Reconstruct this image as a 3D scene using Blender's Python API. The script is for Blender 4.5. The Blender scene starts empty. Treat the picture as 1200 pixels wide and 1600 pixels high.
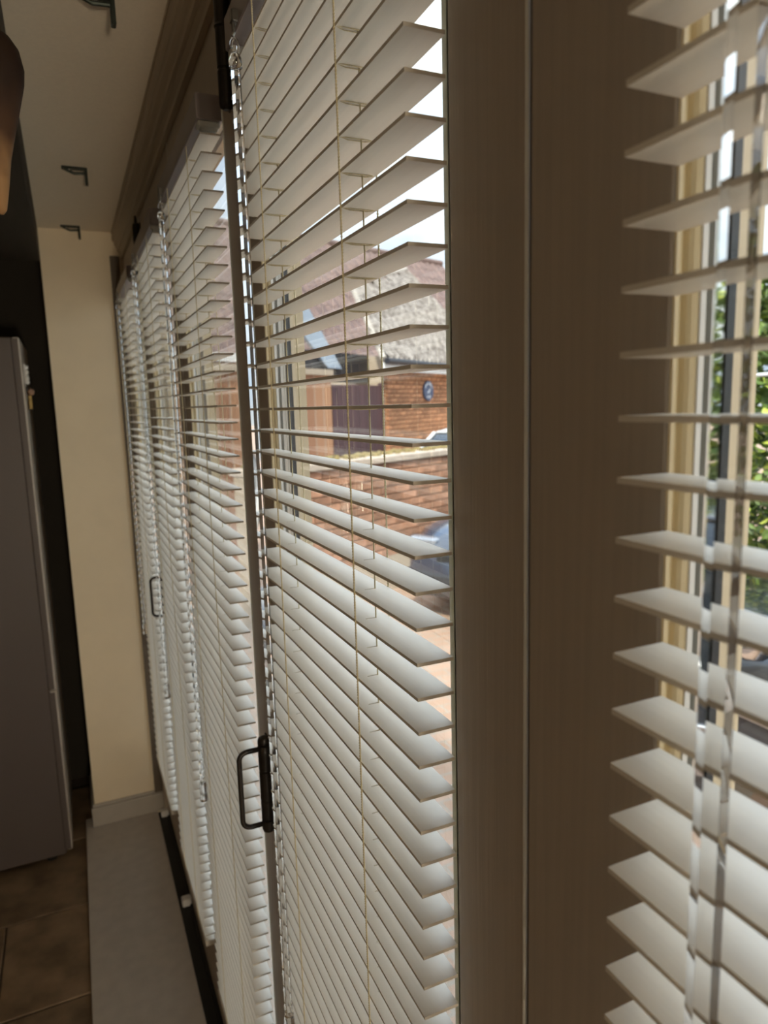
import bpy, bmesh, math, random
from mathutils import Vector, Matrix
random.seed(7)
scene = bpy.context.scene
COL = scene.collection
PI = math.pi

# ------------------------------------------------------------------ camera
FL = 1086.9                      # focal length in pixels of the 1200x1600 frame
YAW, PITCH, ROLL = 0.41996, -0.1541, -0.02852
def make_camera():
    cy, sy, cp, sp = math.cos(YAW), math.sin(YAW), math.cos(PITCH), math.sin(PITCH)
    f = Vector((sy*cp, cy*cp, sp)); r = Vector((cy, -sy, 0)); u = r.cross(f)
    c, s = math.cos(ROLL), math.sin(ROLL)
    r2 = c*r + s*u; u2 = -s*r + c*u
    cam = bpy.data.cameras.new('camera'); co = bpy.data.objects.new('camera', cam); COL.objects.link(co)
    m = Matrix((r2, u2, -f)).transposed().to_4x4()
    co.matrix_world = m
    cam.sensor_fit = 'VERTICAL'; cam.sensor_height = 36.0; cam.sensor_width = 27.0
    cam.lens = 36.0*FL/1600.0
    cam.clip_start = 0.01; cam.clip_end = 300
    cam.dof.use_dof = True; cam.dof.focus_distance = 0.66; cam.dof.aperture_fstop = 8.5
    scene.camera = co
make_camera()

# ------------------------------------------------------------------ exposure, sky, sun, added fill lights
vs = scene.view_settings
scene.display_settings.display_device = 'sRGB'
vs.view_transform = 'Standard'; vs.look = 'None'; vs.gamma = 1.0; vs.exposure = 0.28
try: vs.use_curve_mapping = False
except Exception: pass
SKY = 1.68
SUN = 4.6
FILL_POWER = 29.0  # power of the added fill lights
def make_world():
    w = bpy.data.worlds.new('sky'); scene.world = w; w.use_nodes = True
    nt = w.node_tree; nt.nodes.clear()
    N = nt.nodes.new; L = nt.links.new
    tc = N('ShaderNodeTexCoord'); sep = N('ShaderNodeSeparateXYZ'); L(tc.outputs['Generated'], sep.inputs[0])
    ramp = N('ShaderNodeValToRGB'); e = ramp.color_ramp.elements
    e[0].position = 0.0; e[0].color = (0.70, 0.82, 1.0, 1)
    e[1].position = 1.0; e[1].color = (0.30, 0.48, 0.85, 1)
    L(sep.outputs[2], ramp.inputs[0])
    noi = N('ShaderNodeTexNoise'); noi.inputs['Scale'].default_value = 3.2; noi.inputs['Detail'].default_value = 5
    noi.inputs['Roughness'].default_value = 0.6
    mp = N('ShaderNodeMapping'); mp.inputs['Scale'].default_value = (1, 1, 2.2); L(tc.outputs['Generated'], mp.inputs[0]); L(mp.outputs[0], noi.inputs[0])
    cr = N('ShaderNodeValToRGB'); ce = cr.color_ramp.elements
    ce[0].position = 0.36; ce[0].color = (0, 0, 0, 1); ce[1].position = 0.60; ce[1].color = (1, 1, 1, 1)
    L(noi.outputs[0], cr.inputs[0])
    mix = N('ShaderNodeMixRGB'); L(cr.outputs[0], mix.inputs[0]); L(ramp.outputs[0], mix.inputs[1]); mix.inputs[2].default_value = (0.97, 0.98, 1.0, 1)
    # bright overcast sky: luminance grows towards the zenith as (1 + 2 sin h)
    ma = N('ShaderNodeMath'); ma.operation = 'MAXIMUM'; ma.inputs[1].default_value = 0.0; L(sep.outputs[2], ma.inputs[0])
    mb = N('ShaderNodeMath'); mb.operation = 'MULTIPLY_ADD'; mb.inputs[1].default_value = 1.5*SKY; mb.inputs[2].default_value = 0.50*SKY; L(ma.outputs[0], mb.inputs[0])
    bg = N('ShaderNodeBackground'); L(mix.outputs[0], bg.inputs[0]); L(mb.outputs[0], bg.inputs[1])
    out = N('ShaderNodeOutputWorld'); L(bg.outputs[0], out.inputs[0])
make_world()
def make_sun():
    l = bpy.data.lights.new('sun', 'SUN'); l.energy = SUN; l.angle = math.radians(4); l.color = (1, 0.93, 0.82)
    o = bpy.data.objects.new('sun', l); COL.objects.link(o)
    d = Vector((0.45, 0.75, -0.85))
    o.rotation_euler = d.to_track_quat('-Z', 'Y').to_euler()
make_sun()

# ------------------------------------------------------------------ helpers
class MB:
    def __init__(s): s.v = []; s.f = []
    def box(s, x0, x1, y0, y1, z0, z1):
        n = len(s.v)
        s.v += [(x0,y0,z0),(x1,y0,z0),(x1,y1,z0),(x0,y1,z0),(x0,y0,z1),(x1,y0,z1),(x1,y1,z1),(x0,y1,z1)]
        s.f += [(n,n+3,n+2,n+1),(n+4,n+5,n+6,n+7),(n,n+1,n+5,n+4),(n+1,n+2,n+6,n+5),(n+2,n+3,n+7,n+6),(n+3,n,n+4,n+7)]
        return s
    def cbox(s, x0, x1, y0, y1, z0, z1, b):
        """box with chamfered edges (three nested rings along z)"""
        rings = [(z0, b), (z0+b, 0), (z1-b, 0), (z1, b)]
        n = len(s.v)
        for z, i in rings:
            c = b if i == 0 else b
            xa, xb, ya, yb = x0+i, x1-i, y0+i, y1-i
            s.v += [(xa+c,ya,z),(xb-c,ya,z),(xb,ya+c,z),(xb,yb-c,z),(xb-c,yb,z),(xa+c,yb,z),(xa,yb-c,z),(xa,ya+c,z)]
        for k in range(3):
            for i in range(8):
                a = n+8*k+i; bb = n+8*k+(i+1) % 8
                s.f.append((a, bb, bb+8, a+8))
        s.f.append(tuple(n+i for i in range(7, -1, -1))); s.f.append(tuple(n+24+i for i in range(8)))
        return s
    def lathe(s, c, prof, n=16, axis='z', ph=0.0):
        k0 = len(s.v)
        for r, h in prof:
            for i in range(n):
                a = 2*PI*i/n+ph; p, q = r*math.cos(a), r*math.sin(a)
                if axis == 'z': s.v.append((c[0]+p, c[1]+q, c[2]+h))
                elif axis == 'y': s.v.append((c[0]+p, c[1]+h, c[2]-q))
                else: s.v.append((c[0]+h, c[1]+p, c[2]+q))
        for j in range(len(prof)-1):
            for i in range(n):
                a = k0+j*n+i; b = k0+j*n+(i+1) % n
                s.f.append((a, b, b+n, a+n))
        s.f.append(tuple(k0+i for i in range(n-1, -1, -1))); s.f.append(tuple(k0+(len(prof)-1)*n+i for i in range(n)))
        return s
    def tube(s, pts, r, n=6, cap=True):
        pts = [Vector(p) for p in pts]; k0 = len(s.v); prev = None
        for i, p in enumerate(pts):
            t = (pts[min(i+1, len(pts)-1)] - pts[max(i-1, 0)]).normalized()
            if prev is None:
                a = Vector((1, 0, 0)) if abs(t.x) < 0.8 else Vector((0, 1, 0))
                u = (a - t*a.dot(t)).normalized()
            else:
                u = (prev - t*prev.dot(t)).normalized()
            prev = u; w = t.cross(u)
            rr = r[i] if isinstance(r, (list, tuple)) else r
            for k in range(n):
                a = 2*PI*k/n
                q = p + u*(rr*math.cos(a)) + w*(rr*math.sin(a)); s.v.append(tuple(q))
        for j in range(len(pts)-1):
            for k in range(n):
                a = k0+j*n+k; b = k0+j*n+(k+1) % n
                s.f.append((a, b, b+n, a+n))
        if cap:
            s.f.append(tuple(k0+i for i in range(n-1, -1, -1))); s.f.append(tuple(k0+(len(pts)-1)*n+i for i in range(n)))
        return s
    def ring(s, y0, y1, z0, z1, prof):
        """closed profile of (inset, x) swept with mitres round a rectangular opening"""
        n0 = len(s.v); m = len(prof)
        for d, x in prof:
            s.v += [(x,y0+d,z0+d),(x,y1-d,z0+d),(x,y1-d,z1-d),(x,y0+d,z1-d)]
        for j in range(m):
            k = (j+1) % m
            for i in range(4):
                a = n0+4*j+i; b = n0+4*j+(i+1) % 4; c = n0+4*k+(i+1) % 4; d = n0+4*k+i
                s.f.append((a, b, c, d))
        return s
    def extrude_y(s, prof, y0, y1):
        n0 = len(s.v); m = len(prof)
        for y in (y0, y1): s.v += [(x, y, z) for x, z in prof]
        for j in range(m):
            k = (j+1) % m; s.f.append((n0+j, n0+k, n0+m+k, n0+m+j))
        s.f.append(tuple(n0+i for i in range(m-1, -1, -1))); s.f.append(tuple(n0+m+i for i in range(m)))
        return s
    def poly(s, pts):
        n = len(s.v); s.v += [tuple(p) for p in pts]; s.f.append(tuple(range(n, n+len(pts)))); return s
    def prism(s, pts, off):
        n = len(s.v); m = len(pts); off = Vector(off)
        s.v += [tuple(p) for p in pts] + [tuple(Vector(p)+off) for p in pts]
        s.f.append(tuple(range(n+m-1, n-1, -1))); s.f.append(tuple(range(n+m, n+2*m)))
        for j in range(m):
            k = (j+1) % m; s.f.append((n+j, n+k, n+m+k, n+m+j))
        return s
    def mesh(s, name, mat=None, smooth=False):
        me = bpy.data.meshes.new(name); me.from_pydata(s.v, [], s.f)
        bm = bmesh.new(); bm.from_mesh(me); bmesh.ops.recalc_face_normals(bm, faces=bm.faces); bm.to_mesh(me); bm.free()
        if smooth:
            for p in me.polygons: p.use_smooth = True
        if mat: me.materials.append(mat)
        return me
    def build(s, name, mat, parent=None, loc=(0,0,0), smooth=False, bevel=0, angle=40):
        o = link(name, s.mesh(name, mat, smooth), parent, loc)
        if bevel:
            m = o.modifiers.new('bevel', 'BEVEL'); m.width = bevel; m.segments = 2; m.limit_method = 'ANGLE'; m.angle_limit = math.radians(angle)
        return o
def link(name, me, parent=None, loc=(0,0,0)):
    o = bpy.data.objects.new(name, me); COL.objects.link(o); o.location = loc
    if parent: o.parent = parent
    return o
def thing(name, label, cat, loc=(0,0,0), rz=0, group=None):
    o = bpy.data.objects.new(name, None); COL.objects.link(o); o.location = loc; o.rotation_euler = (0,0,rz)
    o.empty_display_size = 0.02
    return tag(o, label, cat, group)
def tag(o, label, cat=None, group=None, kind=None):
    o['label'] = label
    if cat: o['category'] = cat
    if group: o['group'] = group
    if kind: o['kind'] = kind
    return o
def struct_empty(name, label):
    o = bpy.data.objects.new(name, None); COL.objects.link(o); o['label'] = label; o['kind'] = 'structure'; return o
def struct(o, label): return tag(o, label, kind='structure')

# ------------------------------------------------------------------ materials
def mat(name, col, rough=0.5, metal=0.0, var=0.0, scale=20, stretch=(1,1,1), bump=0.0, spec=0.5, coat=0, col2=None, rand=0.0):
    m = bpy.data.materials.new(name); m.use_nodes = True; nt = m.node_tree; N = nt.nodes.new; L = nt.links.new
    b = nt.nodes['Principled BSDF']
    b.inputs['Roughness'].default_value = rough; b.inputs['Metallic'].default_value = metal
    b.inputs['Specular IOR Level'].default_value = spec; b.inputs['Coat Weight'].default_value = coat
    tc = N('ShaderNodeTexCoord'); mp = N('ShaderNodeMapping'); mp.inputs['Scale'].default_value = stretch
    L(tc.outputs['Object'], mp.inputs[0])
    no = N('ShaderNodeTexNoise'); no.inputs['Scale'].default_value = scale; no.inputs['Detail'].default_value = 4; L(mp.outputs[0], no.inputs[0])
    c2 = col2 if col2 else tuple(max(0, c*(1-var)) for c in col)
    r = N('ShaderNodeValToRGB'); r.color_ramp.elements[0].position = 0.35; r.color_ramp.elements[1].position = 0.65
    r.color_ramp.elements[0].color = (*c2, 1); r.color_ramp.elements[1].color = (*col, 1)
    L(no.outputs[0], r.inputs[0])
    src = r.outputs[0]
    if rand:
        oi = N('ShaderNodeObjectInfo'); hs = N('ShaderNodeHueSaturation')
        mr = N('ShaderNodeMapRange'); mr.inputs['To Min'].default_value = 1-rand; mr.inputs['To Max'].default_value = 1+rand
        L(oi.outputs['Random'], mr.inputs[0]); L(mr.outputs[0], hs.inputs['Value']); L(src, hs.inputs['Color']); src = hs.outputs[0]
    L(src, b.inputs['Base Color'])
    if bump:
        bu = N('ShaderNodeBump'); bu.inputs['Strength'].default_value = bump; bu.inputs['Distance'].default_value = 0.002
        L(no.outputs[0], bu.inputs['Height']); L(bu.outputs[0], b.inputs['Normal'])
    return m
def glass_pane(name):
    m = bpy.data.materials.new(name); m.use_nodes = True; nt = m.node_tree; nt.nodes.clear(); N = nt.nodes.new; L = nt.links.new
    t = N('ShaderNodeBsdfTransparent'); t.inputs[0].default_value = (0.97, 0.985, 0.975, 1)
    g = N('ShaderNodeBsdfGlossy'); g.inputs['Roughness'].default_value = 0.0
    f = N('ShaderNodeFresnel'); f.inputs['IOR'].default_value = 1.45
    ge = N('ShaderNodeNewGeometry'); su = N('ShaderNodeMath'); su.operation = 'SUBTRACT'; su.inputs[0].default_value = 1.0; L(ge.outputs['Backfacing'], su.inputs[1])
    mu = N('ShaderNodeMath'); mu.operation = 'MULTIPLY'; L(f.outputs[0], mu.inputs[0]); L(su.outputs[0], mu.inputs[1])   # outer faces reflect; leaving faces only pass light on
    mx = N('ShaderNodeMixShader'); L(mu.outputs[0], mx.inputs[0]); L(t.outputs[0], mx.inputs[1]); L(g.outputs[0], mx.inputs[2])
    o = N('ShaderNodeOutputMaterial'); L(mx.outputs[0], o.inputs[0]); return m
def clear_plastic(name):
    m = bpy.data.materials.new(name); m.use_nodes = True; b = m.node_tree.nodes['Principled BSDF']
    b.inputs['Base Color'].default_value = (0.97, 0.97, 0.97, 1); b.inputs['Roughness'].default_value = 0.03
    b.inputs['Transmission Weight'].default_value = 1.0; b.inputs['IOR'].default_value = 1.49; return m
def translucent(name, col):
    m = bpy.data.materials.new(name); m.use_nodes = True; nt = m.node_tree; nt.nodes.clear(); N = nt.nodes.new; L = nt.links.new
    d = N('ShaderNodeBsdfDiffuse'); t = N('ShaderNodeBsdfTranslucent')
    for n in (d, t): n.inputs[0].default_value = (*col, 1)
    mx = N('ShaderNodeMixShader'); mx.inputs[0].default_value = 0.5; L(d.outputs[0], mx.inputs[1]); L(t.outputs[0], mx.inputs[2])
    o = N('ShaderNodeOutputMaterial'); L(mx.outputs[0], o.inputs[0]); return m
def brick_mat(name, c1, c2, mortar, scale=1.0, w=0.225, h=0.075, bump=0.3):
    m = mat(name, c1, 0.85, var=0.2, scale=6); nt = m.node_tree; N = nt.nodes.new; L = nt.links.new; b = nt.nodes['Principled BSDF']
    tc = N('ShaderNodeTexCoord'); br = N('ShaderNodeTexBrick'); L(tc.outputs['Object'], br.inputs[0])
    br.inputs['Color1'].default_value = (*c1, 1); br.inputs['Color2'].default_value = (*c2, 1); br.inputs['Mortar'].default_value = (*mortar, 1)
    br.inputs['Scale'].default_value = scale; br.inputs['Brick Width'].default_value = w; br.inputs['Row Height'].default_value = h
    br.inputs['Mortar Size'].default_value = 0.008
    L(br.outputs[0], b.inputs['Base Color']); return m
def emit(name, col, s):
    m = bpy.data.materials.new(name); m.use_nodes = True; b = m.node_tree.nodes['Principled BSDF']
    b.inputs['Emission Color'].default_value = (*col, 1); b.inputs['Emission Strength'].default_value = s; return m

M_slat = mat('slat_paint', (0.88, 0.825, 0.725), 0.38, var=0.03, scale=60, stretch=(6, 0.35, 6), bump=0.03)
M_frame = mat('door_paint', (0.52, 0.44, 0.35), 0.5, var=0.08, scale=90, stretch=(1, 2.2, 0.06), bump=0.22)
M_bead = mat('bead_paint', (0.80, 0.66, 0.40), 0.4, var=0.05, scale=30, stretch=(1,1,0.2))
M_outer = mat('outer_cream_paint', (0.84, 0.68, 0.44), 0.45, var=0.04, scale=30)
M_wall = mat('cream_wall_paint', (0.84, 0.72, 0.53), 0.85, var=0.05, scale=8, bump=0.05)
M_ceil = mat('ceiling_paint', (0.86, 0.76, 0.61), 0.9, var=0.04, scale=120, bump=0.15)
M_cornice = mat('cornice_paint', (0.46, 0.37, 0.26), 0.5, var=0.12, scale=40, stretch=(1, 0.05, 1), bump=0.1)
M_ledge = mat('ledge_paint', (0.49, 0.44, 0.385), 0.6, var=0.10, scale=25, bump=0.08)
M_skirt = mat('skirting_paint', (0.43, 0.39, 0.335), 0.5, var=0.06, scale=20)
M_dark = mat('dark_timber', (0.030, 0.024, 0.016), 0.7, var=0.3, scale=12, stretch=(4, 0.4, 4))
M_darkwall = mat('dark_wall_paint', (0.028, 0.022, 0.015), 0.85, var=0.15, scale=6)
M_umber = mat('low_bounce_wall', (0.10, 0.08, 0.06), 0.8, var=0.1)  # unseen walls, coloured dark to cut light bounced onto the doors
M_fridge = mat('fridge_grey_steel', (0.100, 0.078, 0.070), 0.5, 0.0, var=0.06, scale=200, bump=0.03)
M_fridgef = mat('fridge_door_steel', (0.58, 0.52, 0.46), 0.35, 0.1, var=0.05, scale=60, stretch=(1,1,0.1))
M_black = mat('black_rubber', (0.008, 0.008, 0.007), 0.6, var=0.2)
M_bronze = mat('black_bronze', (0.045, 0.038, 0.032), 0.36, 0.5, var=0.3, scale=60)
M_rail = mat('headrail_shaded_white', (0.30, 0.255, 0.245), 0.35, var=0.04)  # white metal rail, its shade put into the mauve base colour
M_bracket = translucent('white_bracket_plastic', (0.85, 0.82, 0.74))
M_cord = mat('cream_cord', (0.80, 0.70, 0.46), 0.8, var=0.2, scale=900)
M_seal = translucent('clear_seal_strip', (0.80, 0.79, 0.70))
M_gasket = mat('white_gasket', (0.80, 0.78, 0.72), 0.6, var=0.05)
M_spacer = mat('spacer_aluminium', (0.66, 0.63, 0.57), 0.35, 0.4, var=0.15, scale=150, stretch=(3,3,0.05))
M_sealant = mat('dark_sealant', (0.045, 0.05, 0.055), 0.5, var=0.3, scale=80)
M_glass = glass_pane('double_glazing')
M_clear = clear_plastic('clear_acrylic')
M_white = mat('white_plastic', (0.78, 0.76, 0.72), 0.45, var=0.03)
M_green = mat('dark_green_metal', (0.035, 0.045, 0.036), 0.45, 0.5, var=0.3, scale=90)
M_steel = mat('dull_steel', (0.25, 0.24, 0.22), 0.35, 0.9, var=0.2)

# ------------------------------------------------------------------ room shell
ZC, ZL, ZF = 0.697, -1.770, -1.790      # ceiling, ledge top, tiled floor (eye height is zero)
YW = 3.06                                # cream end wall
F = 0.258                                # room face of the doors
o = MB().box(-2.6, 0.36, -2.2, 3.62, ZC, ZC+0.12).build('ceiling', M_ceil); struct(o, 'dim cream painted ceiling above the blinds')
o = MB().box(-0.04, 0.40, YW, 3.60, -1.9, ZC).build('wall_far', M_wall); struct(o, 'cream painted end wall between fridge and blinds')
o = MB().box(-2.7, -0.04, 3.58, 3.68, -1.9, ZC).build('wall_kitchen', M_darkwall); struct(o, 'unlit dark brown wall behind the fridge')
o = MB().box(-2.7, -2.6, -2.2, 3.62, -1.9, ZC+0.12).build('wall_left', M_umber); struct(o, 'kitchen wall on the far side from the windows, unseen and darkened to cut bounced light')
o = MB().box(-2.7, 0.40, -2.3, -2.2, -1.9, ZC+0.12).build('wall_back', M_umber); struct(o, 'wall behind the viewer, unseen and darkened to cut bounced light')
o = MB().box(0.262, 0.36, -2.2, -0.375, -1.9, ZC).build('wall_right', M_wall); struct(o, 'cream wall beyond the near end of the folding doors')
o = MB().box(0.262, 0.36, -0.375, YW, 0.606, ZC+0.12).build('lintel', M_frame); struct(o, 'painted lintel above the folding doors')
o = MB().box(-0.36, -0.04, -2.2, YW, 0.575, ZC).build('trim_1', M_dark, bevel=0.004); struct(o, 'dark timber beam along the kitchen opening')
# cornice over the doors, stops at the end wall
prof = [(0.221, ZC), (0.221, ZC-0.004), (0.2245, ZC-0.0055), (0.2245, ZC-0.010), (0.222, ZC-0.012), (0.222, ZC-0.030), (0.228, ZC-0.034), (0.231, ZC-0.046), (0.237, ZC-0.056), (0.2385, ZC-0.060),
        (0.2385, ZC-0.070), (0.2445, ZC-0.074), (0.2485, ZC-0.088), (0.2485, ZC-0.100), (0.262, ZC-0.104), (0.262, ZC)]
o = MB().extrude_y(prof, -2.2, YW).build('trim_2', M_cornice); struct(o, 'brown moulded cornice between ceiling and folding doors')
# end jamb
o = MB().box(0.243, 0.330, 3.040, YW, ZL-0.1, 0.606).build('trim_3', M_frame, bevel=0.002); struct(o, 'door jamb in the corner beside the cream end wall')
o = MB().box(0.208, 0.243, 3.042, YW, ZL+0.095, 0.606).build('trim_6', mat('dark_frame_paint', (0.13, 0.10, 0.07), 0.5, var=0.1), bevel=0.002); struct(o, 'brown strip of door frame on the end wall beside the last blind')
# ledge strip at floor level, black track, floor tiles
def ledge():
    mb = MB(); n = 1
    pts = [(-0.112, -1.0), (0.214, -1.0), (0.214, YW), (-0.04, YW), (-0.04, 3.13), (-0.082, 3.13)]
    mb.prism([(x, y, ZL-0.03) for x, y in pts], (0, 0, 0.03))
    o = mb.build('trim_4', M_ledge, bevel=0.003); struct(o, 'grey painted floor sill board along the folding doors')
ledge()
o = MB().box(0.214, 0.330, -1.0, YW, ZL-0.05, ZL-0.012).box(0.250, 0.262, -1.0, YW, ZL-0.012, ZL-0.004).build('trim_5', M_black); struct(o, 'black floor track under the folding doors')
o = MB().box(-2.6, 0.4, -2.2, 3.6, -1.9, ZF-0.008).build('floor', mat('grout', (0.10, 0.075, 0.055), 0.9, var=0.2)); struct(o, 'brown stone tiled kitchen floor')
M_tile = mat('brown_stone_tile', (0.29, 0.195, 0.115), 0.5, scale=7, col2=(0.13, 0.085, 0.048), bump=0.1, rand=0.15)
TW, TD, J = 0.60, 0.44, 0.005
tile_me = MB().cbox(0, TW-J, 0, TD-J, -0.008, 0, 0.003).mesh('tile', M_tile)
for r in range(12):
    y = 2.585 - 0.44*8 + r*0.44 - 0.44
    xs = -0.352 + (0.30 if r % 2 else 0.0)
    for c in range(-4, 2):
        x = xs + c*TW
        if x + TW < -2.6 or x > -0.1: continue
        if y + TD > 3.58: continue
        w = link('tile', tile_me, o, (x, y, ZF))
# skirting of the end wall, returning round its corner
mb = MB(); h = 0.100
for pts in ([(-0.054, YW-0.014), (0.243, YW-0.014), (0.243, YW), (-0.04, YW), (-0.04, YW+0.30), (-0.054, YW+0.30)],):
    mb.prism([(x, y, ZL) for x, y in pts], (0, 0, h-0.014))
pts = [(-0.049, YW-0.009), (0.243, YW-0.009), (0.243, YW), (-0.04, YW), (-0.04, YW+0.30), (-0.049, YW+0.30)]
mb.prism([(x, y, ZL+h-0.014) for x, y in pts], (0, 0, 0.014))
o = mb.build('baseboard_far', M_skirt, bevel=0.004); struct(o, 'grey skirting board of the cream end wall')

# ------------------------------------------------------------------ added fill lights (ceiling disc and wall panel, out of view)
M_diff = emit('fill_diffuser', (1.0, 0.86, 0.66), 3.0)
def ceiling_fill(x, y, power, label):  # added fill light for the room, no such fitting is seen
    t = thing('ceiling_fill', label, 'fill light', (x, y, ZC))
    MB().lathe((0,0,0), [(0.13, 0), (0.13, -0.02), (0.12, -0.03), (0.10, -0.03), (0.10, 0)], 24).build('rim', M_white, t)
    MB().lathe((0,0,0), [(0.099, -0.01), (0.099, -0.026)], 24).build('diffuser', M_diff, t)
    l = bpy.data.lights.new('ceiling_fill_light', 'AREA'); l.shape = 'DISK'; l.size = 0.2; l.energy = power; l.color = (1.0, 0.86, 0.68)
    lo = bpy.data.objects.new('ceiling_fill_light', l); COL.objects.link(lo); lo.location = (x, y, ZC-0.035)
ceiling_fill(-1.5, 0.2, FILL_POWER*0.05, 'added round fill light on the kitchen ceiling, out of view')
def wall_fill(x, z, power):  # added light for end wall and ceiling, grazing the door faces
    t = thing('wall_fill', 'added fill light panel, unseen behind the viewer', 'fill light', (x, -2.2, z))
    MB().cbox(-0.12, 0.12, 0.0, 0.02, -0.16, 0.16, 0.004).build('back_plate', M_white, t)
    MB().cbox(-0.11, 0.11, 0.02, 0.05, -0.15, 0.15, 0.006).build('diffuser', M_diff, t)
    l = bpy.data.lights.new('wall_fill_light', 'AREA'); l.shape = 'RECTANGLE'; l.size = 0.24; l.size_y = 0.32; l.energy = power; l.color = (1.0, 0.84, 0.62)
    lo = bpy.data.objects.new('wall_fill_light', l); COL.objects.link(lo); lo.location = (x, -2.14, z); lo.rotation_euler = (PI/2, 0, 0)
wall_fill(0.13, -0.60, FILL_POWER)

# ------------------------------------------------------------------ folding doors
ZT, ZB = 0.474, -1.500                    # glazed opening
leaves = [(-0.3755, 0.3552, -0.268, 0.247), (0.3590, 1.0595, 0.452, 0.965), (1.0625, 1.7155, 1.142, 1.640),
          (1.7185, 2.4005, 1.800, 2.298), (2.4035, 3.0380, 2.502, 2.998)]
leaf_labels = ['folding door leaf behind the nearest blind, cut off by the picture edge', 'folding door leaf behind the long middle blind, brick house seen through it',
   'folding door leaf behind the third blind, next to the D-shaped handle', 'folding door leaf behind the fourth blind', 'folding door leaf beside the cream end wall']
for i, (ya, yb, oa, ob) in enumerate(leaves):
    d = struct_empty('door_%d' % (i+1), leaf_labels[i])
    XB = 0.313; zt, zb = 0.604, ZL+0.004
    MB().box(F, XB, ya, oa, zb, zt).build('stile', M_frame, d, bevel=0.0036)
    MB().box(F, XB, ob, yb, zb, zt).build('stile', M_frame, d, bevel=0.002)
    if i: MB().tube([(F+0.0006, ya+0.0002, zb), (F+0.0006, ya+0.0002, zt)], 0.0015, 8).build('joint_highlight', M_gasket, d, smooth=True)  # pale bead added to draw the highlight along the joint edge
    MB().box(F+0.0005, XB, oa, ob, ZT, zt).build('top_rail', M_frame, d)
    MB().box(F+0.0005, XB, oa, ob, zb, ZB).build('bottom_rail', M_frame, d)
    MB().box(F+0.0003, F+0.0048, oa, oa+0.0062, ZB, ZT).build('seal_strip', M_seal, d)
    MB().ring(oa, ob, ZB, ZT, [(0, F+0.0008), (0.0012, F+0.0012), (0.0014, F+0.003), (0.0010, F+0.0042), (0.0002, F+0.0046), (0.0002, F+0.0062), (0.0030, F+0.0066), (0.0048, F+0.0078), (0.0058, F+0.0095), (0.0060, F+0.0108), (0, F+0.0108)]).build('glazing_bead', M_bead, d)
    MB().ring(oa, ob, ZB, ZT, [(0, F+0.0108), (0.0072, F+0.0108), (0.0072, F+0.0142), (0, F+0.0142)]).build('gasket', M_gasket, d)
    MB().box(F+0.0142, F+0.0182, oa+0.001, ob-0.001, ZB+0.001, ZT-0.001).build('pane', M_glass, d)
    MB().ring(oa, ob, ZB, ZT, [(0.001, F+0.0182), (0.0070, F+0.0182), (0.0070, F+0.0200), (0.0062, F+0.0205), (0.0062, F+0.0228), (0.0070, F+0.0233), (0.0070, F+0.0250), (0.001, F+0.0250)]).build('spacer_bar', M_spacer, d)
    MB().box(F+0.0250, F+0.0290, oa+0.001, ob-0.001, ZB+0.001, ZT-0.001).build('pane', M_glass, d)
    MB().ring(oa, ob, ZB, ZT, [(0, F+0.0290), (0.0068, F+0.0290), (0.0055, F+0.0355), (0, F+0.0355)]).build('sealant_strip', M_sealant, d)
    MB().ring(oa, ob, ZB, ZT, [(0, F+0.0355), (0.0042, F+0.0355), (0.0025, XB+0.001), (0, XB+0.001)]).build('outer_bead', M_outer, d)

def folding_hinge(y, with_top, label_h, label_t):
    """black knuckle hinge with a D-handle at hand height, and one at the head of the joint"""
    X = F-0.0115
    t = thing('hinge_handle', label_h, 'handle', (X, y, -0.616))
    R = 0.0105
    MB().box(0.0085, 0.0115, -0.030, 0.030, -0.075, 0.075).build('plate', M_bronze, t)
    MB().box(0.004, 0.0116, -0.006, 0.006, -0.075, 0.075).build('web', M_bronze, t)
    pr = [(0.004, -0.084), (0.009, -0.082), (R, -0.077), (R, -0.028), (R-0.0015, -0.027), (R-0.0015, -0.025), (R, -0.024), (R, 0.024), (R-0.0015, 0.025), (R-0.0015, 0.027), (R, 0.028), (R, 0.077), (0.009, 0.082), (0.004, 0.084)]
    MB().lathe((0,0,0), pr, 20).build('barrel', M_bronze, t, smooth=False)
    pts = []
    r = 0.014; W = 0.043
    for k in range(7):
        a = PI/2*k/6; pts.append((-W+r-r*math.sin(a), -0.004, 0.066-r+r*math.cos(a)))
    low = [(p[0], p[1], -p[2]) for p in reversed(pts)]
    MB().tube([(0, -0.004, 0.066)] + pts + low + [(0, -0.004, -0.066)], 0.0042, 10).build('pull', M_bronze, t, smooth=True)
    MB().lathe((0,-0.004,0.066), [(0.0115, -0.006), (0.0115, 0.006)], 16).build('collar', M_bronze, t)
    MB().lathe((0,-0.004,-0.066), [(0.0115, -0.006), (0.0115, 0.006)], 16).build('collar', M_bronze, t)
    t = thing('knuckle_hinge', label_t, 'hinge', (X, y, 0.50))
    MB().box(0.0085, 0.0115, -0.028, 0.028, -0.072, 0.072).build('plate', M_bronze, t)
    tongue = [(0.0095, -0.013, -0.072), (0.0095, 0.013, -0.072)] + [(0.0095, 0.013*math.cos(PI*k/8), -0.132-0.013*math.sin(PI*k/8)) for k in range(9)]
    MB().prism(tongue, (0.002, 0, 0)).build('tongue_plate', M_frame, t)
    MB().box(0.004, 0.0116, -0.006, 0.006, -0.075, 0.075).build('web', M_bronze, t)
    pr = [(0.005, -0.080), (0.0095, -0.077), (R, -0.072), (R, -0.030), (R-0.0015, -0.029), (R-0.0015, -0.026), (R, -0.025), (R, 0.025), (R+0.0012, 0.028), (R, 0.031), (R, 0.066), (0.0095, 0.072), (0.005, 0.076), (0.004, 0.094), (0.002, 0.098)]
    MB().lathe((0,0,0), pr, 20).build('barrel', M_bronze, t)
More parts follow.
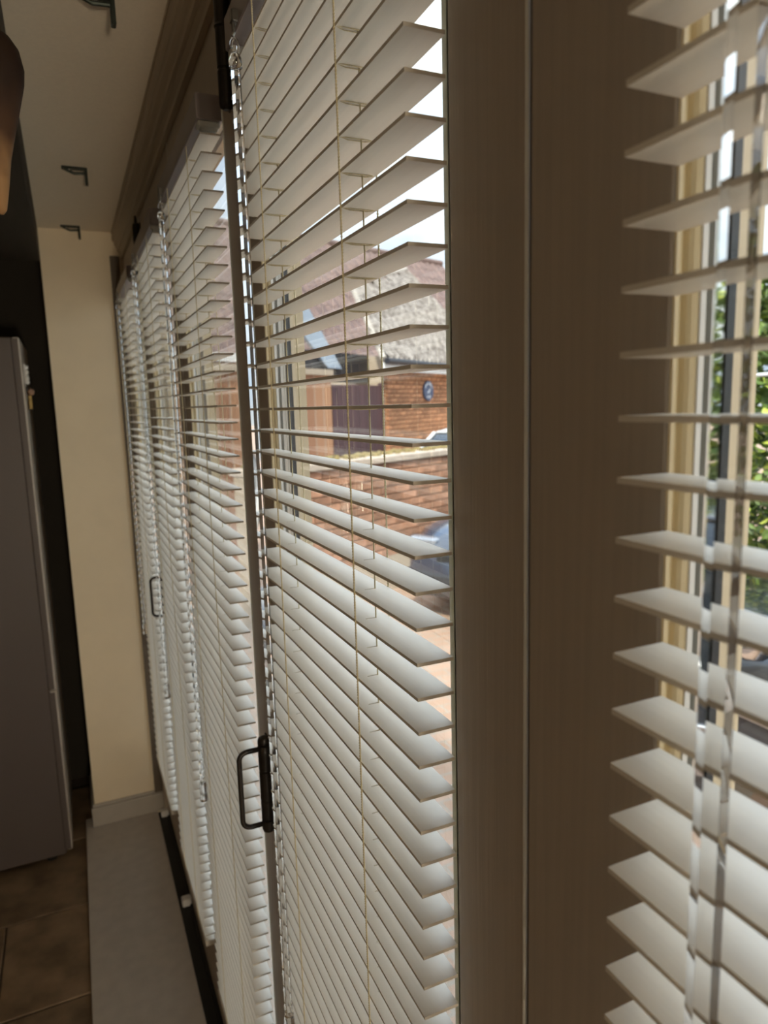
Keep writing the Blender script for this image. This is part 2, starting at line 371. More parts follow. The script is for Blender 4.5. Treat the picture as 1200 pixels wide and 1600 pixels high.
folding_hinge(1.061, True, 'dark bronze D-shaped pull handle on a hinge, left of the long middle blind', 'tall dark bronze barrel hinge at the head of the middle blind')
folding_hinge(2.380, True, 'small far dark D-shaped pull handle between the two farthest blinds', 'far dark barrel hinge under the cornice near the cream wall')
for y, lab in ((2.401, 'white floor guide block in the black track below the fourth blind'), (3.022, 'white floor guide block in the black track against the end wall')):
    o = MB().cbox(0.224, 0.2565, y-0.016, y+0.016, ZL-0.012, ZL+0.016, 0.003).build('guide_block', M_white); tag(o, lab, 'door guide', 'floor guide blocks')

# ------------------------------------------------------------------ venetian blinds
PITCH_S = 0.0275; XS0, XS1 = 0.2227, 0.2540; TH = 0.0028
LEN = 0.485; XC = (XS0+XS1)/2; HW = (XS1-XS0)/2
LY = [-LEN/2+0.121, LEN/2-0.121]
def slat_mesh():
    xs = [-HW, -HW+0.0090, -HW+0.0200, HW]
    w = 0.0010
    ys = [-LEN/2, LY[0]-w, LY[0]+w, LY[1]-w, LY[1]+w, LEN/2]
    mb = MB(); idx = {}
    for k, z in ((0, -TH/2), (1, TH/2)):
        for i, x in enumerate(xs):
            for j, y in enumerate(ys):
                idx[i, j, k] = len(mb.v); mb.v.append((x, y, z))
    hole = lambda i, j: not (0 <= i < 3 and 0 <= j < 5) or (i == 1 and j in (1, 3))
    for i in range(3):
        for j in range(5):
            if hole(i, j): continue
            for k in (0, 1):
                q = [idx[i,j,k], idx[i+1,j,k], idx[i+1,j+1,k], idx[i,j+1,k]]
                mb.f.append(tuple(q if k else q[::-1]))
            for di, dj, e in ((-1,0,((i,j),(i,j+1))), (1,0,((i+1,j),(i+1,j+1))), (0,-1,((i,j),(i+1,j))), (0,1,((i,j+1),(i+1,j+1)))):
                if hole(i+di, j+dj):
                    (a, b), (c, d) = e
                    mb.f.append((idx[a,b,0], idx[c,d,0], idx[c,d,1], idx[a,b,1]))
    return mb.mesh('slat', M_slat)
SLAT = slat_mesh()
SLAT.materials[0] = M_slat
def twist(mb, x, y, z0, z1, r=0.00050, off=0.00052, turn=0.0052, per=6, n=4):
    k = int((z1-z0)/turn*per)
    for ph in (0, PI):
        mb.tube([(x+off*math.cos(2*PI*i/per+ph), y+off*math.sin(2*PI*i/per+ph), z0+(z1-z0)*i/k) for i in range(k+1)], r, n, cap=False)
ROOTZ = 0.474
def make_blind(idx, yr, zref, label, fine):
    yc = yr + LEN/2
    root = thing('venetian_blind', label, 'blind', (XC, yc, ROOTZ), group='venetian blinds on the folding doors')
    zl = lambda z: z-ROOTZ
    # head rail with its end brackets
    MB().cbox(-0.0195, F-XC-0.0002, -LEN/2-0.001, LEN/2+0.001, zl(0.436), 0.0, 0.0015).build('headrail', M_rail, root)
    for sgn in (-1, 1):
        y = sgn*(LEN/2-0.012)
        MB().cbox(-0.017, 0.0165, y-0.010, y+0.010, zl(0.427), zl(0.436), 0.0015).box(-0.012, 0.012, y-0.007, y+0.007, zl(0.423), zl(0.427)).build('rail_bracket', M_bracket, root)
    n = int((0.4205-zref)/PITCH_S); top = zref + n*PITCH_S
    if top > 0.4215: top -= PITCH_S
    zb = -1.487
    z = top; zs = []
    while z > zb+0.022: zs.append(z); z -= PITCH_S
    for z in zs: link('slat', SLAT, root, (0, 0, zl(z)-TH/2))
    MB().cbox(-HW, HW, -LEN/2, LEN/2, zl(zb), zl(zb)+0.016, 0.002).build('bottom_rail', M_slat, root)
    for y in LY:
        mb = MB()
        if fine:
            twist(mb, -HW-0.0011, y, zl(zb)+0.008, zl(0.438)); twist(mb, HW+0.0011, y, zl(zb)+0.008, zl(0.438))
        else:
            mb.tube([(-HW-0.0010, y, zl(zb)+0.008), (-HW-0.0010, y, zl(0.438))], 0.0009, 5); mb.tube([(HW+0.0010, y, zl(zb)+0.008), (HW+0.0010, y, zl(0.438))], 0.0009, 5)
        for z in zs:
            for dy in (-0.0022, 0.0022):
                zz = zl(z)-TH-0.0006
                mb.tube([(-HW-0.0009, y, zz+0.0012), (-HW*0.5, y+dy, zz), (HW*0.5, y+dy, zz), (HW+0.0009, y, zz+0.0012)], 0.00045, 4)
        mb.build('ladder_cord', M_cord, root, smooth=fine)
        MB().tube([(0.0036, y, zl(zb)+0.008), (0.0036, y, zl(0.438))], 0.00075, 6).build('lift_cord', M_cord, root, smooth=True)
    # clear tilt wand hanging from the tilter at the far end
    wy = LEN/2-0.064; wx = 0.2145-XC; wt = zl(0.404); wb = zl(-0.862)
    MB().cbox(-0.027, -0.0175, wy-0.006, wy+0.006, zl(0.438), zl(0.452), 0.0015).tube([(wx, wy, zl(0.440)), (wx, wy, zl(0.428)), (wx-0.002, wy, zl(0.424))], 0.0022, 8).build('tilter', M_steel, root)
    wand = MB().lathe((wx, wy, 0), [(0.0062, wb), (0.0062, wt-0.016), (0.0058, wt-0.015)], 6, ph=0.17).build('tilt_wand', M_clear, root)
    MB().lathe((wx, wy, 0), [(0.0062, wt-0.0135), (0.0078, wt-0.013), (0.0078, wt-0.004), (0.0060, wt), (0.003, wt+0.003)], 12).build('wand_cap', M_clear, wand, smooth=True)
    hk = [(wx+0.004*math.sin(a), wy, wt+0.010-0.008*math.cos(a)) for a in [i*PI/8 for i in range(0, 14)]]
    MB().tube(hk, 0.0018, 8).build('wand_hook', M_clear, wand, smooth=True)
    MB().lathe((wx, wy, 0), [(0.0055, wb-0.052), (0.0088, wb-0.050), (0.0080, wb-0.012), (0.0070, wb-0.002)], 8).build('wand_tip', M_clear, wand)
    return root
make_blind(0, 0.2410-LEN, 0.1570, 'nearest white slatted blind, cut off by the picture edge, right of the wide brown post', False)
make_blind(1, 0.4457, 0.2467, 'white slatted blind with sharp twisted cords, left of the wide brown post', True)
make_blind(2, 1.1470, 0.4180, 'white slatted blind behind the dark D-shaped handle and barrel hinge', True)
make_blind(3, 1.8036, 0.3370, 'white slatted blind with its bottom rail above the black track, second from the cream wall', False)
make_blind(4, 2.5100, 0.4260, 'farthest narrow-looking white slatted blind against the cream end wall', False)

# ------------------------------------------------------------------ ceiling brackets
def bracket(x, y, label):
    t = thing('ceiling_bracket', label, 'bracket', (x, y, ZC), group='small brackets along the ceiling')
    MB().cbox(-0.038, 0.030, -0.010, 0.010, -0.006, 0.0, 0.001).build('plate', M_green, t)
    MB().cbox(0.022, 0.030, -0.009, 0.009, -0.046, -0.006, 0.001).build('drop_arm', M_green, t)
    MB().tube([(-0.030, 0, -0.006), (-0.006, 0, -0.016), (0.022, 0, -0.014)], 0.004, 8).build('hook', M_green, t)
    MB().lathe((-0.018, 0, -0.010), [(0.004, 0.0), (0.0045, 0.004)], 10).build('screw', M_steel, t)
bracket(0.106, 1.37, 'nearest dark metal L-shaped bracket on the ceiling, at the top edge')
bracket(0.086, 2.300, 'middle dark metal L-shaped bracket on the ceiling')
bracket(0.078, 2.995, 'farthest dark metal L-shaped bracket where ceiling meets the cream wall')

# ------------------------------------------------------------------ fridge with magnets
def fridge():
    t = thing('fridge', 'tall dark grey fridge seen from its side', 'fridge', (-0.134, 2.885, ZF))
    H = 2.065; Y1 = 0.56
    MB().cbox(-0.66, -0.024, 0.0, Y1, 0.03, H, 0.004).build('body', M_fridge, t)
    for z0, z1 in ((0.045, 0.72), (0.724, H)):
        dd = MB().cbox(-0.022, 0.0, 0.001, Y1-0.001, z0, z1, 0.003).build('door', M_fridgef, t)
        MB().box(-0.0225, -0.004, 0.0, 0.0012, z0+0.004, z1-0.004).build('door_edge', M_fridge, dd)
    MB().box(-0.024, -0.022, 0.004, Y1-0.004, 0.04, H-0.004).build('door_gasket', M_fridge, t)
    for x in (-0.60, -0.08):
        for y in (0.05, Y1-0.05): MB().lathe((x, y, 0), [(0.02, 0), (0.02, 0.032)], 12).build('foot', M_black, t)
fridge()
MX = -0.134
t = thing('fridge_magnet', 'white lumpy magnet high on the fridge door', 'magnet', (MX, 3.05, 0.155))
MB().cbox(0.0, 0.004, -0.010, 0.010, -0.040, 0.035, 0.001).build('base', M_white, t)
for dz, r in ((0.022, 0.009), (0.004, 0.012), (-0.018, 0.013), (-0.034, 0.009)):
    MB().lathe((0.004, 0, dz), [(r*math.cos(a), 0.011*math.sin(a)) for a in [0.05+i*1.4/5 for i in range(6)]], 12, axis='x').build('bead', M_white, t, smooth=True)
t = thing('fridge_magnet', 'yellow and brown figure magnet below the white one on the fridge door', 'magnet', (MX, 3.05, 0.060))
M_gold = mat('yellow_resin', (0.55, 0.36, 0.10), 0.5, var=0.4, scale=90); M_pink = mat('brown_resin', (0.42, 0.25, 0.16), 0.6, var=0.3, scale=60)
MB().cbox(0.0, 0.004, -0.012, 0.012, -0.045, 0.045, 0.001).build('base', M_black, t)
MB().cbox(0.004, 0.016, -0.010, 0.010, -0.042, 0.012, 0.003).build('torso', M_gold, t)
MB().lathe((0.015, 0, 0.024), [(0.002, -0.014), (0.010, -0.009), (0.013, 0.0), (0.010, 0.009), (0.002, 0.013)], 14).build('head', M_pink, t, smooth=True)

# ------------------------------------------------------------------ turned wooden utensil hanging from the beam
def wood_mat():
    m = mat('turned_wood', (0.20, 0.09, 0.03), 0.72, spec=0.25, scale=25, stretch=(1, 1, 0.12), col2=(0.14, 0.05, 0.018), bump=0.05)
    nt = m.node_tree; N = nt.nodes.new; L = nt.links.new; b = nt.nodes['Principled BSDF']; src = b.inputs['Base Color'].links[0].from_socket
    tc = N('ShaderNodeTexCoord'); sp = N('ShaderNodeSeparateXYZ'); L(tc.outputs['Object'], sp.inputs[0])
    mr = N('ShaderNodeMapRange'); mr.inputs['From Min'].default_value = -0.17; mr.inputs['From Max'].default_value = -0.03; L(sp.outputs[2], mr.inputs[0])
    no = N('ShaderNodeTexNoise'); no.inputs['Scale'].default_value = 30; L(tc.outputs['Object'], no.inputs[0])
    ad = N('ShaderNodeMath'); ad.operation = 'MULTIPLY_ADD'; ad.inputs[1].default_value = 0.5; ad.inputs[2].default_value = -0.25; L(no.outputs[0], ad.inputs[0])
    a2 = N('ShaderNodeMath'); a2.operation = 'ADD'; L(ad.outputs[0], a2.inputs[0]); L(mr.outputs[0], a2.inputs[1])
    r = N('ShaderNodeValToRGB'); e = r.color_ramp.elements  # shaded top and window-lit tip put into the wood colour
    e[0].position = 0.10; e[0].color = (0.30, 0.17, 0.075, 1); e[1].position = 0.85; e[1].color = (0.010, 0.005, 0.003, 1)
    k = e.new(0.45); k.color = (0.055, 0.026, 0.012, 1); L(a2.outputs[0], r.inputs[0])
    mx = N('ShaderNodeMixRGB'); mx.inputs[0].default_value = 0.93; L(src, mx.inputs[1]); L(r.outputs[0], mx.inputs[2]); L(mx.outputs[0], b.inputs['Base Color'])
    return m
def utensil():
    X, Y, Z = -0.040, 0.90, 0.402
    t = thing('wooden_pestle', 'turned wooden pestle, shade on its bulb and window light on its tip put into the colour, hanging from the beam', 'utensil', (X, Y, Z))
    t.rotation_euler = (0, math.radians(1.9), 0)
    pr = [(0.003, 0.0015), (0.012, 0.0), (0.021, -0.006), (0.0285, -0.017), (0.0323, -0.035), (0.0312, -0.050), (0.0287, -0.062), (0.0228, -0.088), (0.0174, -0.111),
          (0.0135, -0.130), (0.0103, -0.155), (0.0078, -0.172), (0.0062, -0.181), (0.003, -0.1855)]
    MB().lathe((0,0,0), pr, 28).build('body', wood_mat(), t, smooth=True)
    MB().tube([(0, 0, 0.0), (-0.03, 0, 0.5755-Z)], 0.002, 8).build('hanging_cord', M_black, t)
utensil()

# ------------------------------------------------------------------ outside
GZ = -1.9
M_pave = brick_mat('paver_brick', (0.46, 0.29, 0.20), (0.38, 0.23, 0.15), (0.34, 0.28, 0.22), 1.0, 0.21, 0.105)
o = MB().box(0.34, 60, -20, 70, GZ-0.2, GZ).build('ground', M_pave); struct(o, 'red brick paved yard outside the doors')
M_brick = mat('orange_brick', (0.50, 0.25, 0.12), 0.85, scale=12, col2=(0.36, 0.15, 0.08), rand=0.28)
M_mortar = mat('mortar', (0.50, 0.40, 0.30), 0.95, var=0.15)
M_brickfar = brick_mat('far_brick', (0.46, 0.24, 0.13), (0.34, 0.16, 0.09), (0.5, 0.42, 0.33))
M_pantile = mat('pantile_grey', (0.36, 0.32, 0.29), 0.7, scale=9, col2=(0.13, 0.105, 0.09))
M_rooffar = mat('roof_tile_brown', (0.22, 0.145, 0.125), 0.85, scale=4, col2=(0.15, 0.10, 0.09))
M_fascia = mat('white_fascia', (0.80, 0.80, 0.78), 0.5, var=0.05)
M_verge = mat('verge_mortar', (0.50, 0.44, 0.38), 0.9, var=0.3, scale=6)
M_boards = mat('brown_gate_boards', (0.10, 0.05, 0.055), 0.7, var=0.25, scale=8, stretch=(4,4,0.2), rand=0.12)
M_canopy = mat('blue_grey_sheet', (0.40, 0.47, 0.56), 0.35, var=0.1)
M_gutter = mat('black_gutter', (0.02, 0.02, 0.025), 0.5)

P0 = Vector((4.84, 10.54, 0)); UA = math.atan2(0.622, 0.783)
def roof_surface(pts_fn, s0f, s1, b0, b1, tan, z0, tile_w, row, amp):
    """tiled roof slope: rolls across, stepped rows up the slope; s0f gives the left edge for each row"""
    mb = MB(); nr = int(round((b1-b0)/row))
    for k in range(nr):
        ba, bb = b0+k*row, b0+(k+1)*row+0.03
        s0 = s0f((ba+bb)/2); n = max(1, int((s1-s0)/tile_w*6)); k0 = len(mb.v)
        for j, (b, lift) in enumerate(((ba, 0.035), (bb, 0.012), (ba, 0.0))):
            for i in range(n+1):
                s = s0+(s1-s0)*i/n
                w = amp*math.sin(2*PI*s/tile_w) + (amp*0.4*math.sin(4*PI*s/tile_w))
                mb.v.append((s, b, z0+(b)*tan+lift+w))
        for i in range(n):
            a = k0+i; c = k0+(n+1)+i; e = k0+2*(n+1)+i
            mb.f.append((a, a+1, c+1, c)); mb.f.append((e, e+1, a+1, a))
    return mb
def front_house():
    t = thing('brick_outbuilding', 'orange brick outbuilding with grey pantile roof across the yard', 'building', (P0.x, P0.y, 0), UA)
    # local axes: x along the facade, y away from the viewer
    MB().box(0.0, 4.6, 0.06, 2.1, GZ, 0.78).build('wall', M_mortar, t)
    lower = MB().box(0.0, 4.6, 0.0, 0.062, GZ, -0.80).box(2.72, 4.6, 0.0, 0.062, -0.80, 0.78).build('wall_brickwork', M_brickfar, t)
    bm_ = MB().cbox(0, 0.215, 0, 0.09, 0, 0.065, 0.004).mesh('brick', M_brick)
    hm = MB().cbox(0, 0.1025, 0, 0.09, 0, 0.065, 0.004).mesh('brick', M_brick)
    for r in range(21):
        z = -0.80 + r*0.075; x = 0.0
        if r % 2: link('brick', hm, t, (0, random.uniform(-0.004, 0.004), z)); x = 0.1125
        while x < 2.60:
            link('brick', bm_, t, (x, random.uniform(-0.004, 0.004), z)); x += 0.225
    tan = 1.1
    edge = lambda b: -0.45 + (b+0.15)*1.03 if b < 1.06 else 0.79+(b-1.06)*4.7
    rs = roof_surface(None, edge, 5.0, -0.20, 1.90, tan, 0.90, 0.19, 0.23, 0.055).build('roof_tiles', M_pantile, t); rs['kind'] = 'stuff'
    rz = lambda b: 0.86+b*tan
    MB().prism([(-0.45, -0.18, rz(-0.18)), (5.0, -0.18, rz(-0.18)), (5.0, 1.95, rz(1.95)), (0.79, 1.06, rz(1.06))], (0, 0, -0.06)).build('roof_deck', M_mortar, t)
    MB().tube([(-0.47, -0.18, rz(-0.18)+0.03), (0.76, 1.06, rz(1.06)+0.07), (5.0, 1.97, rz(1.97)+0.07)], 0.05, 8).build('verge_tiles', M_verge, t)
    MB().box(-0.5, 5.0, -0.20, -0.17, 0.52, 0.64).build('fascia', M_fascia, t)
    MB().tube([(-0.5, -0.25, 0.66), (5.0, -0.25, 0.66)], 0.05, 8).build('gutter', M_gutter, t)
front_house()
def plaque():
    c = P0 + Vector((math.cos(UA), math.sin(UA), 0))*1.60 + Vector((math.sin(UA), -math.cos(UA), 0))*0.012
    t = thing('house_plaque', 'oval navy blue house plaque with pale lettering on the orange brick wall', 'plaque', (c.x, c.y, 0.215), UA)
    t.scale = (1.15, 1, 1.2)
    mn = mat('navy_enamel', (0.045, 0.075, 0.16), 0.4, var=0.1); mp = mat('pale_lettering', (0.62, 0.66, 0.72), 0.5, var=0.05)
    def oval(rx, rz, y0, y1, n=32): return MB().prism([(rx*math.cos(2*PI*i/n), y0, rz*math.sin(2*PI*i/n)) for i in range(n)], (0, y1-y0, 0))
    oval(0.190, 0.150, -0.020, 0.006).build('plate', mn, t)
    mb = MB()
    for grp in ((150, 100, 5), (82, 28, 6)):            # two worn words along the top edge
        for k in range(grp[2]):
            a = math.radians(grp[0] + (grp[1]-grp[0])*k/(grp[2]-1)); x, z = 0.148*math.cos(a), 0.112*math.sin(a)
            mb.box(x-0.011, x+0.009, -0.023, -0.0195, z-0.018, z+0.018)
    for k in range(6): mb.box(-0.075+k*0.026, -0.057+k*0.026, -0.023, -0.0195, -0.108, -0.072)
    mb.build('lettering', mp, t)
    MB().prism([(-0.065, -0.023, -0.030), (-0.02, -0.023, -0.045), (0.03, -0.023, -0.02), (0.075, -0.023, 0.035), (0.02, -0.023, 0.025), (-0.02, -0.023, 0.0)], (0, 0.004, 0)).build('emblem', mp, t)
plaque()
def gate():
    t = thing('garden_gate', 'dark brown boarded gate beside the orange brick wall', 'gate', (P0.x, P0.y, 0), UA)
    n = 11; w = 1.56/n
    bm_ = MB().cbox(0, w-0.008, 0.10, 0.13, GZ+0.05, 0.30, 0.004).mesh('board', M_boards)
    for k in range(n): link('board', bm_, t, (-1.60+k*w, 0, 0))
    for z in (-1.5, -0.6, 0.15): MB().box(-1.60, -0.04, 0.13, 0.17, z, z+0.1).build('rail', M_boards, t)
    for x in (-1.68, -0.03): MB().box(x, x+0.03, 0.08, 0.17, GZ, 0.34).build('post', M_boards, t)
gate()
def side_wall():
    t = thing('garden_wall', 'brown brick wall left of the boarded gate', 'wall', (P0.x, P0.y, 0), UA)
    MB().box(-7.0, -1.70, 0.05, 0.27, GZ, 0.42).build('brickwork', M_brickfar, t)
    MB().box(-7.0, -1.70, 0.0, 0.32, 0.42, 0.50).build('coping', M_mortar, t)
    # lean-to roof sheet over the gate
    MB().prism([(-2.6, 0.3, 1.45), (-1.9, 0.3, 1.45), (-0.95, 0.3, 0.55), (-1.35, 0.3, 0.55)], (0, 0.05, 0)).build('roof_sheet', M_canopy, t)
    MB().box(-1.75, 0.0, 0.35, 0.6, 0.36, 0.80).build('lintel_board', M_gutter, t)
side_wall()
def back_house():
    t = thing('brick_house', 'tall brick house with brown tiled roof behind the outbuilding', 'house', (P0.x, P0.y, 0), UA*0.55)
    MB().box(-11, 11.2, 5.2, 11.0, GZ, 1.2).build('wall', M_brickfar, t)
    tan = 1.08
    rs = roof_surface(None, lambda b: -11.3, 11.4, 4.9, 8.3, tan, 1.12-4.9*tan, 0.30, 0.34, 0.03).build('roof_tiles', M_rooffar, t); rs['kind'] = 'stuff'
    MB().prism([(-11.3, 4.9, 1.05), (-11.3, 8.3, 1.05+3.4*tan), (-11.3, 11.5, 1.05)], (22.7, 0, 0)).build('roof_deck', M_rooffar, t)
    MB().tube([(-11.3, 8.3, 1.15+3.4*tan), (11.4, 8.3, 1.15+3.4*tan)], 0.10, 8).build('ridge_tiles', M_rooffar, t)
    MB().box(-11.3, 11.4, 4.82, 4.86, 0.98, 1.16).build('fascia', M_fascia, t)
    for x in (-9.2, -6.4, -3.6):
        f = MB().ring(x, x+1.2, -0.5, 0.7, [(0, 5.15), (0.08, 5.15), (0.08, 5.22), (0, 5.22)])
        f.v = [(v[1], v[0], v[2]) for v in f.v]
        fo = f.build('window', M_fascia, t)
        MB().box(x+0.08, x+1.12, 5.19, 5.20, -0.42, 0.62).build('pane', M_sealant, fo)
back_house()
def boundary_wall():
    t = thing('boundary_wall', 'low weathered brick wall with mossy top along the yard', 'wall', (1.90, 5.90, GZ), math.radians(24))
    t.scale = (1, 1, 1.06)
    MB().box(-0.6, 4.6, 0.03, 0.27, 0, 1.24).build('core', M_mortar, t)
    bm_ = MB().cbox(0, 0.215, 0, 0.10, 0, 0.065, 0.004).mesh('brick', mat('weathered_brick', (0.46, 0.24, 0.15), 0.9, scale=9, col2=(0.30, 0.16, 0.10), rand=0.3))
    for r in range(12):
        x = -0.6 + (0.1125 if r % 2 else 0)
        while x < 3.4:
            link('brick', bm_, t, (x, random.uniform(-0.004, 0.004), 0.345+r*0.075)); x += 0.225
    MB().box(-0.6, 4.6, 0.0, 0.031, 0, 0.345).build('wall_base', M_brickfar, t)
    for k in range(11): MB().cbox(-0.6+k*0.47, -0.6+k*0.47+0.462, -0.04, 0.34, 1.245, 1.31, 0.01).build('coping_stone', mat('coping', (0.58, 0.47, 0.38), 0.85, var=0.25, scale=8) if k == 0 else bpy.data.materials['coping'], t)
    mb = MB(); rnd = random.Random(3)
    for k in range(260):
        x, y = rnd.uniform(-0.55, 4.5), rnd.uniform(0.05, 0.33); r = rnd.uniform(0.02, 0.05)
        mb.lathe((x, y, 1.308), [(r, 0), (r*0.8, r*0.5), (r*0.3, r*0.8)], 6)
    m = mb.build('moss', mat('moss', (0.30, 0.22, 0.08), 0.95, scale=30, col2=(0.17, 0.13, 0.06)), t); m['kind'] = 'stuff'
boundary_wall()

# ---- cars
M_tyre = mat('tyre', (0.015, 0.015, 0.015), 0.8); M_chrome = mat('chrome', (0.75, 0.76, 0.78), 0.12, 1.0); M_lamp = mat('lamp_lens', (0.30, 0.32, 0.36), 0.15, 0.3)
M_carglass = mat('car_glass', (0.02, 0.025, 0.03), 0.05, 0.0, spec=0.8)
def car(label, paint, loc, rz):
    """nose along +y, origin on the ground under the middle of the car"""
    t = thing('car', label, 'car', loc, rz)
    W = 0.86
    top = [(-2.10, 0.62), (-2.06, 0.90), (-1.75, 0.98), (-0.9, 0.97), (0.75, 0.95), (1.25, 0.90), (1.80, 0.80), (2.08, 0.66), (2.14, 0.50)]
    mb = MB(); rings = []
    for y, z in top:
        e = 1.0 if abs(y) < 1.6 else 1.0-0.16*((abs(y)-1.6)/0.55)**2
        w = W*e
        ring = [(-w*0.94, 0.22), (-w, 0.42), (-w, z-0.16), (-w*0.95, z-0.05), (-w*0.82, z), (-w*0.4, z+0.025), (w*0.4, z+0.025), (w*0.82, z), (w*0.95, z-0.05), (w, z-0.16), (w, 0.42), (w*0.94, 0.22)]
        k = len(mb.v); mb.v += [(x, y, max(0.2, zz)) for x, zz in ring]; rings.append(k)
    m = 12
    for a, b in zip(rings, rings[1:]):
        for i in range(m): mb.f.append((a+i, a+(i+1) % m, b+(i+1) % m, b+i))
    mb.f.append(tuple(rings[0]+i for i in range(m))); mb.f.append(tuple(rings[-1]+i for i in range(m)))
    mb.build('body', paint, t, smooth=True, bevel=0)
    # cabin
    cb = [(-1.95, 0.95, 0.70), (-1.45, 1.38, 0.60), (-0.5, 1.46, 0.60), (0.15, 1.42, 0.60), (0.95, 0.93, 0.72)]
    def hoop(y, z, w, inset=0.0): return [(-w-0.06*(z < 1.0), y, z), (w+0.06*(z < 1.0), y, z)]
    mb = MB()
    prof_low = [(y, 0.93) for y, z, w in cb]
    n0 = len(mb.v)
    for (y, z, w), (yl, zl_) in zip(cb, prof_low):
        mb.v += [(-0.80, yl, zl_), (-w, y, z), (w, y, z), (0.80, yl, zl_)]
    for k in range(len(cb)-1):
        a = n0+4*k; b = a+4
        for i in range(3): mb.f.append((a+i, a+i+1, b+i+1, b+i))
    mb.build('cabin_glass', M_carglass, t)
    MB().prism([(-0.59, -1.42, 1.385), (0.59, -1.42, 1.385), (0.60, -0.5, 1.465), (0.59, 0.16, 1.425), (-0.59, 0.16, 1.425), (-0.60, -0.5, 1.465)], (0, 0, 0.02)).build('roof_panel', paint, t, bevel=0.01)
    for s in (-1, 1):
        for ya, yb in ((0.17, 0.97), (-0.45, -0.50), (-1.44, -1.93)):
            za = 1.43 if ya > -1 else 1.38
            MB().tube([(s*0.60, ya, za), (s*0.79, yb, 0.94)], 0.025, 6).build('pillar', paint, t)
        wm = MB().lathe((s*0.99, 0.78, 0.98), [(0.02, -0.07), (0.085, -0.045), (0.10, 0.0), (0.09, 0.035), (0.05, 0.06)], 16, axis='y')
        wm.v = [(x, y, 0.98+(z-0.98)*0.78) for x, y, z in wm.v]
        mo = wm.build('wing_mirror', M_chrome, t, smooth=True)
        MB().tube([(s*0.83, 0.80, 0.93), (s*0.95, 0.78, 0.96)], 0.022, 8).build('mirror_arm', paint, mo)
        MB().cbox(s*0.62-0.15, s*0.62+0.15, 1.98, 2.09, 0.60, 0.72, 0.02).build('headlamp', M_lamp, t)
        MB().box(s*0.872-0.006, s*0.872+0.006, -1.4, 1.3, 0.60, 0.63).build('side_moulding', M_chrome, t)
        for y in (0.05, -0.95): MB().cbox(s*0.872-0.012, s*0.872+0.012, y-0.09, y+0.09, 0.76, 0.79, 0.004).build('door_handle', M_chrome, t)
        for y in (1.32, -1.28):
            wh = MB().lathe((s*0.78, y, 0.31), [(0.20, -0.10), (0.30, -0.09), (0.31, -0.05), (0.31, 0.05), (0.30, 0.09), (0.20, 0.10)], 24, axis='x').build('wheel', M_tyre, t)
            MB().lathe((s*0.78, y, 0.31), [(0.19, -0.102), (0.19, 0.102)], 16, axis='x').build('hub', M_chrome, wh)
    MB().cbox(-0.42, 0.42, 2.08, 2.135, 0.50, 0.60, 0.01).build('grille', M_black, t)
    MB().cbox(-0.78, 0.78, 2.02, 2.16, 0.30, 0.44, 0.03).build('bumper', M_gutter, t)
    return t
car('dark grey car parked close outside the doors, chrome wing mirror towards the glass', mat('dark_car_paint', (0.045, 0.05, 0.06), 0.18, 0.4, coat=1), (3.27, 0.95, GZ), 0.0)
car('white car parked by the orange brick wall, seen beyond the low wall', mat('white_car_paint', (0.80, 0.80, 0.80), 0.25, 0.0, coat=1), (5.75, 9.35, GZ), math.radians(38+90))

car('dark blue car in front of the low brick wall, only its rounded nose in view', mat('blue_car_paint', (0.05, 0.065, 0.10), 0.2, 0.3, coat=1), (4.93, 5.70, GZ), math.radians(114))

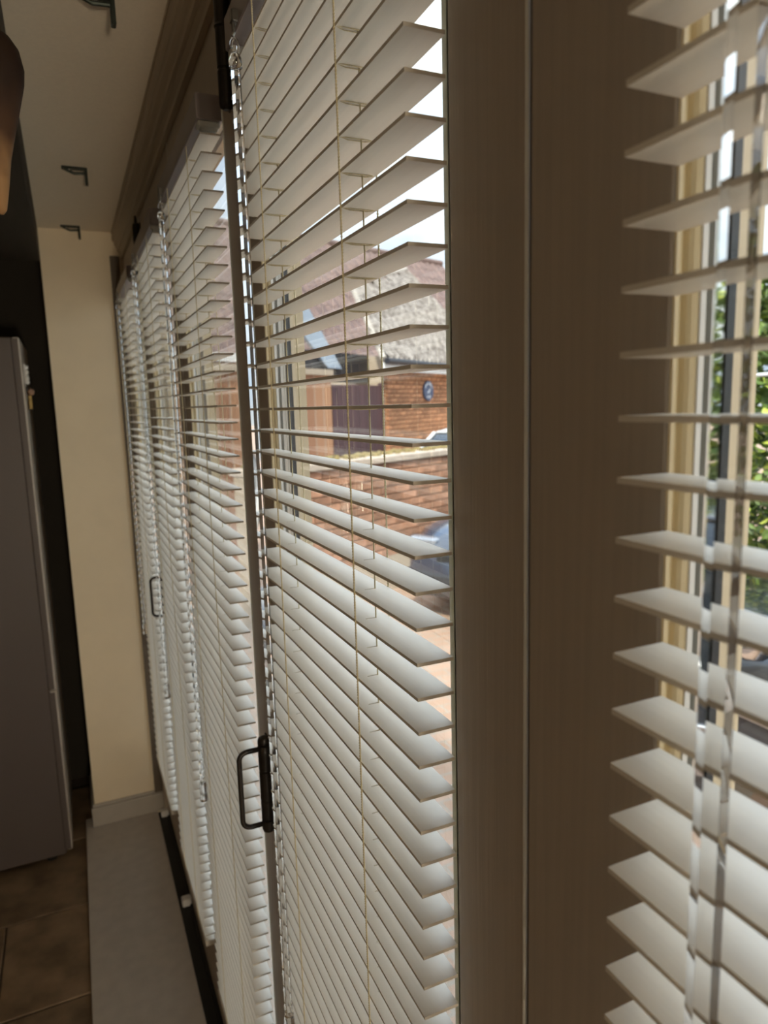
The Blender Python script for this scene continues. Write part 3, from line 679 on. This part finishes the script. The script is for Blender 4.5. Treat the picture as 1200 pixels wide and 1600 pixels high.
# ---- shrub, its leaves and the white rail in front of it
def shrub(name, x, y, h, r, n, label, seed):
    t = thing(name, label, 'shrub', (x, y, GZ)); rnd = random.Random(seed)
    mb = MB()
    for k in range(9):
        a = rnd.uniform(0, 2*PI); q = rnd.uniform(0.3, 0.9)*r; hh = h*rnd.uniform(0.7, 0.98)
        mb.tube([(0.05*math.cos(a), 0.05*math.sin(a), 0), (q*0.4*math.cos(a), q*0.4*math.sin(a), hh*0.5), (q*math.cos(a), q*math.sin(a), hh)], [0.03, 0.018, 0.006], 6)
    mb.build('branches', mat('bark', (0.10, 0.075, 0.05), 0.9, var=0.3), t)
    for part, col, c2, frac in (('foliage', (0.20, 0.28, 0.05), (0.07, 0.12, 0.03), 0.8), ('young_foliage', (0.55, 0.55, 0.09), (0.34, 0.42, 0.07), 0.2)):
        mb = MB()
        for k in range(int(n*frac)):
            th = rnd.uniform(0, 2*PI); zz = rnd.uniform(0.08, 1.0); rr = r*math.sqrt(max(0.05, 1-(2*(zz-0.5))**2*0.75))*rnd.uniform(0.55, 1.0)**0.5
            c = Vector((rr*math.cos(th), rr*math.sin(th), h*zz))
            d = Vector((rnd.uniform(-1, 1), rnd.uniform(-1, 1), rnd.uniform(-0.9, 0.6))).normalized(); w = d.cross(Vector((rnd.uniform(-1, 1), rnd.uniform(-1, 1), 1))).normalized(); up = d.cross(w)
            L_ = rnd.uniform(0.06, 0.11); W_ = L_*0.32
            b = c-d*L_/2; mid = c+up*L_*0.08
            k0 = len(mb.v)
            mb.v += [tuple(b), tuple(mid-d*L_*0.12+w*W_), tuple(mid+d*L_*0.2+w*W_*0.8), tuple(c+d*L_/2), tuple(mid+d*L_*0.2-w*W_*0.8), tuple(mid-d*L_*0.12-w*W_)]
            mb.f += [(k0, k0+1, k0+2, k0+3), (k0, k0+3, k0+4, k0+5)]
        o = mb.build(part, mat(part, col, 0.45, scale=3, col2=c2), t); o['kind'] = 'stuff'
shrub('garden_shrub', 5.52, 3.45, 3.1, 0.98, 13000, 'green and yellow leafy shrub beyond the dark car', 5)
shrub('garden_shrub', 5.56, 1.25, 3.4, 1.1, 9000, 'second leafy shrub, added out of view to dim daylight on the nearest blind', 9)  # unseen shrub added to block sky light from the nearest blind
shrub('garden_shrub', 5.30, -1.0, 3.4, 1.1, 7000, 'third leafy shrub, added out of view to dim daylight on the nearest blind', 11)  # likewise added out of view, to dim the nearest blind
t = thing('garden_rail', 'thin white rail in front of the leafy shrub', 'rail', (4.22, 2.9, GZ))
MB().tube([(0, -1.6, 2.02), (0, 1.0, 2.02)], 0.012, 8).build('bar', M_fascia, t)
for y in (-1.5, 0.95): MB().tube([(0, y, 0), (0, y, 2.02)], 0.02, 8).build('post', M_fascia, t)
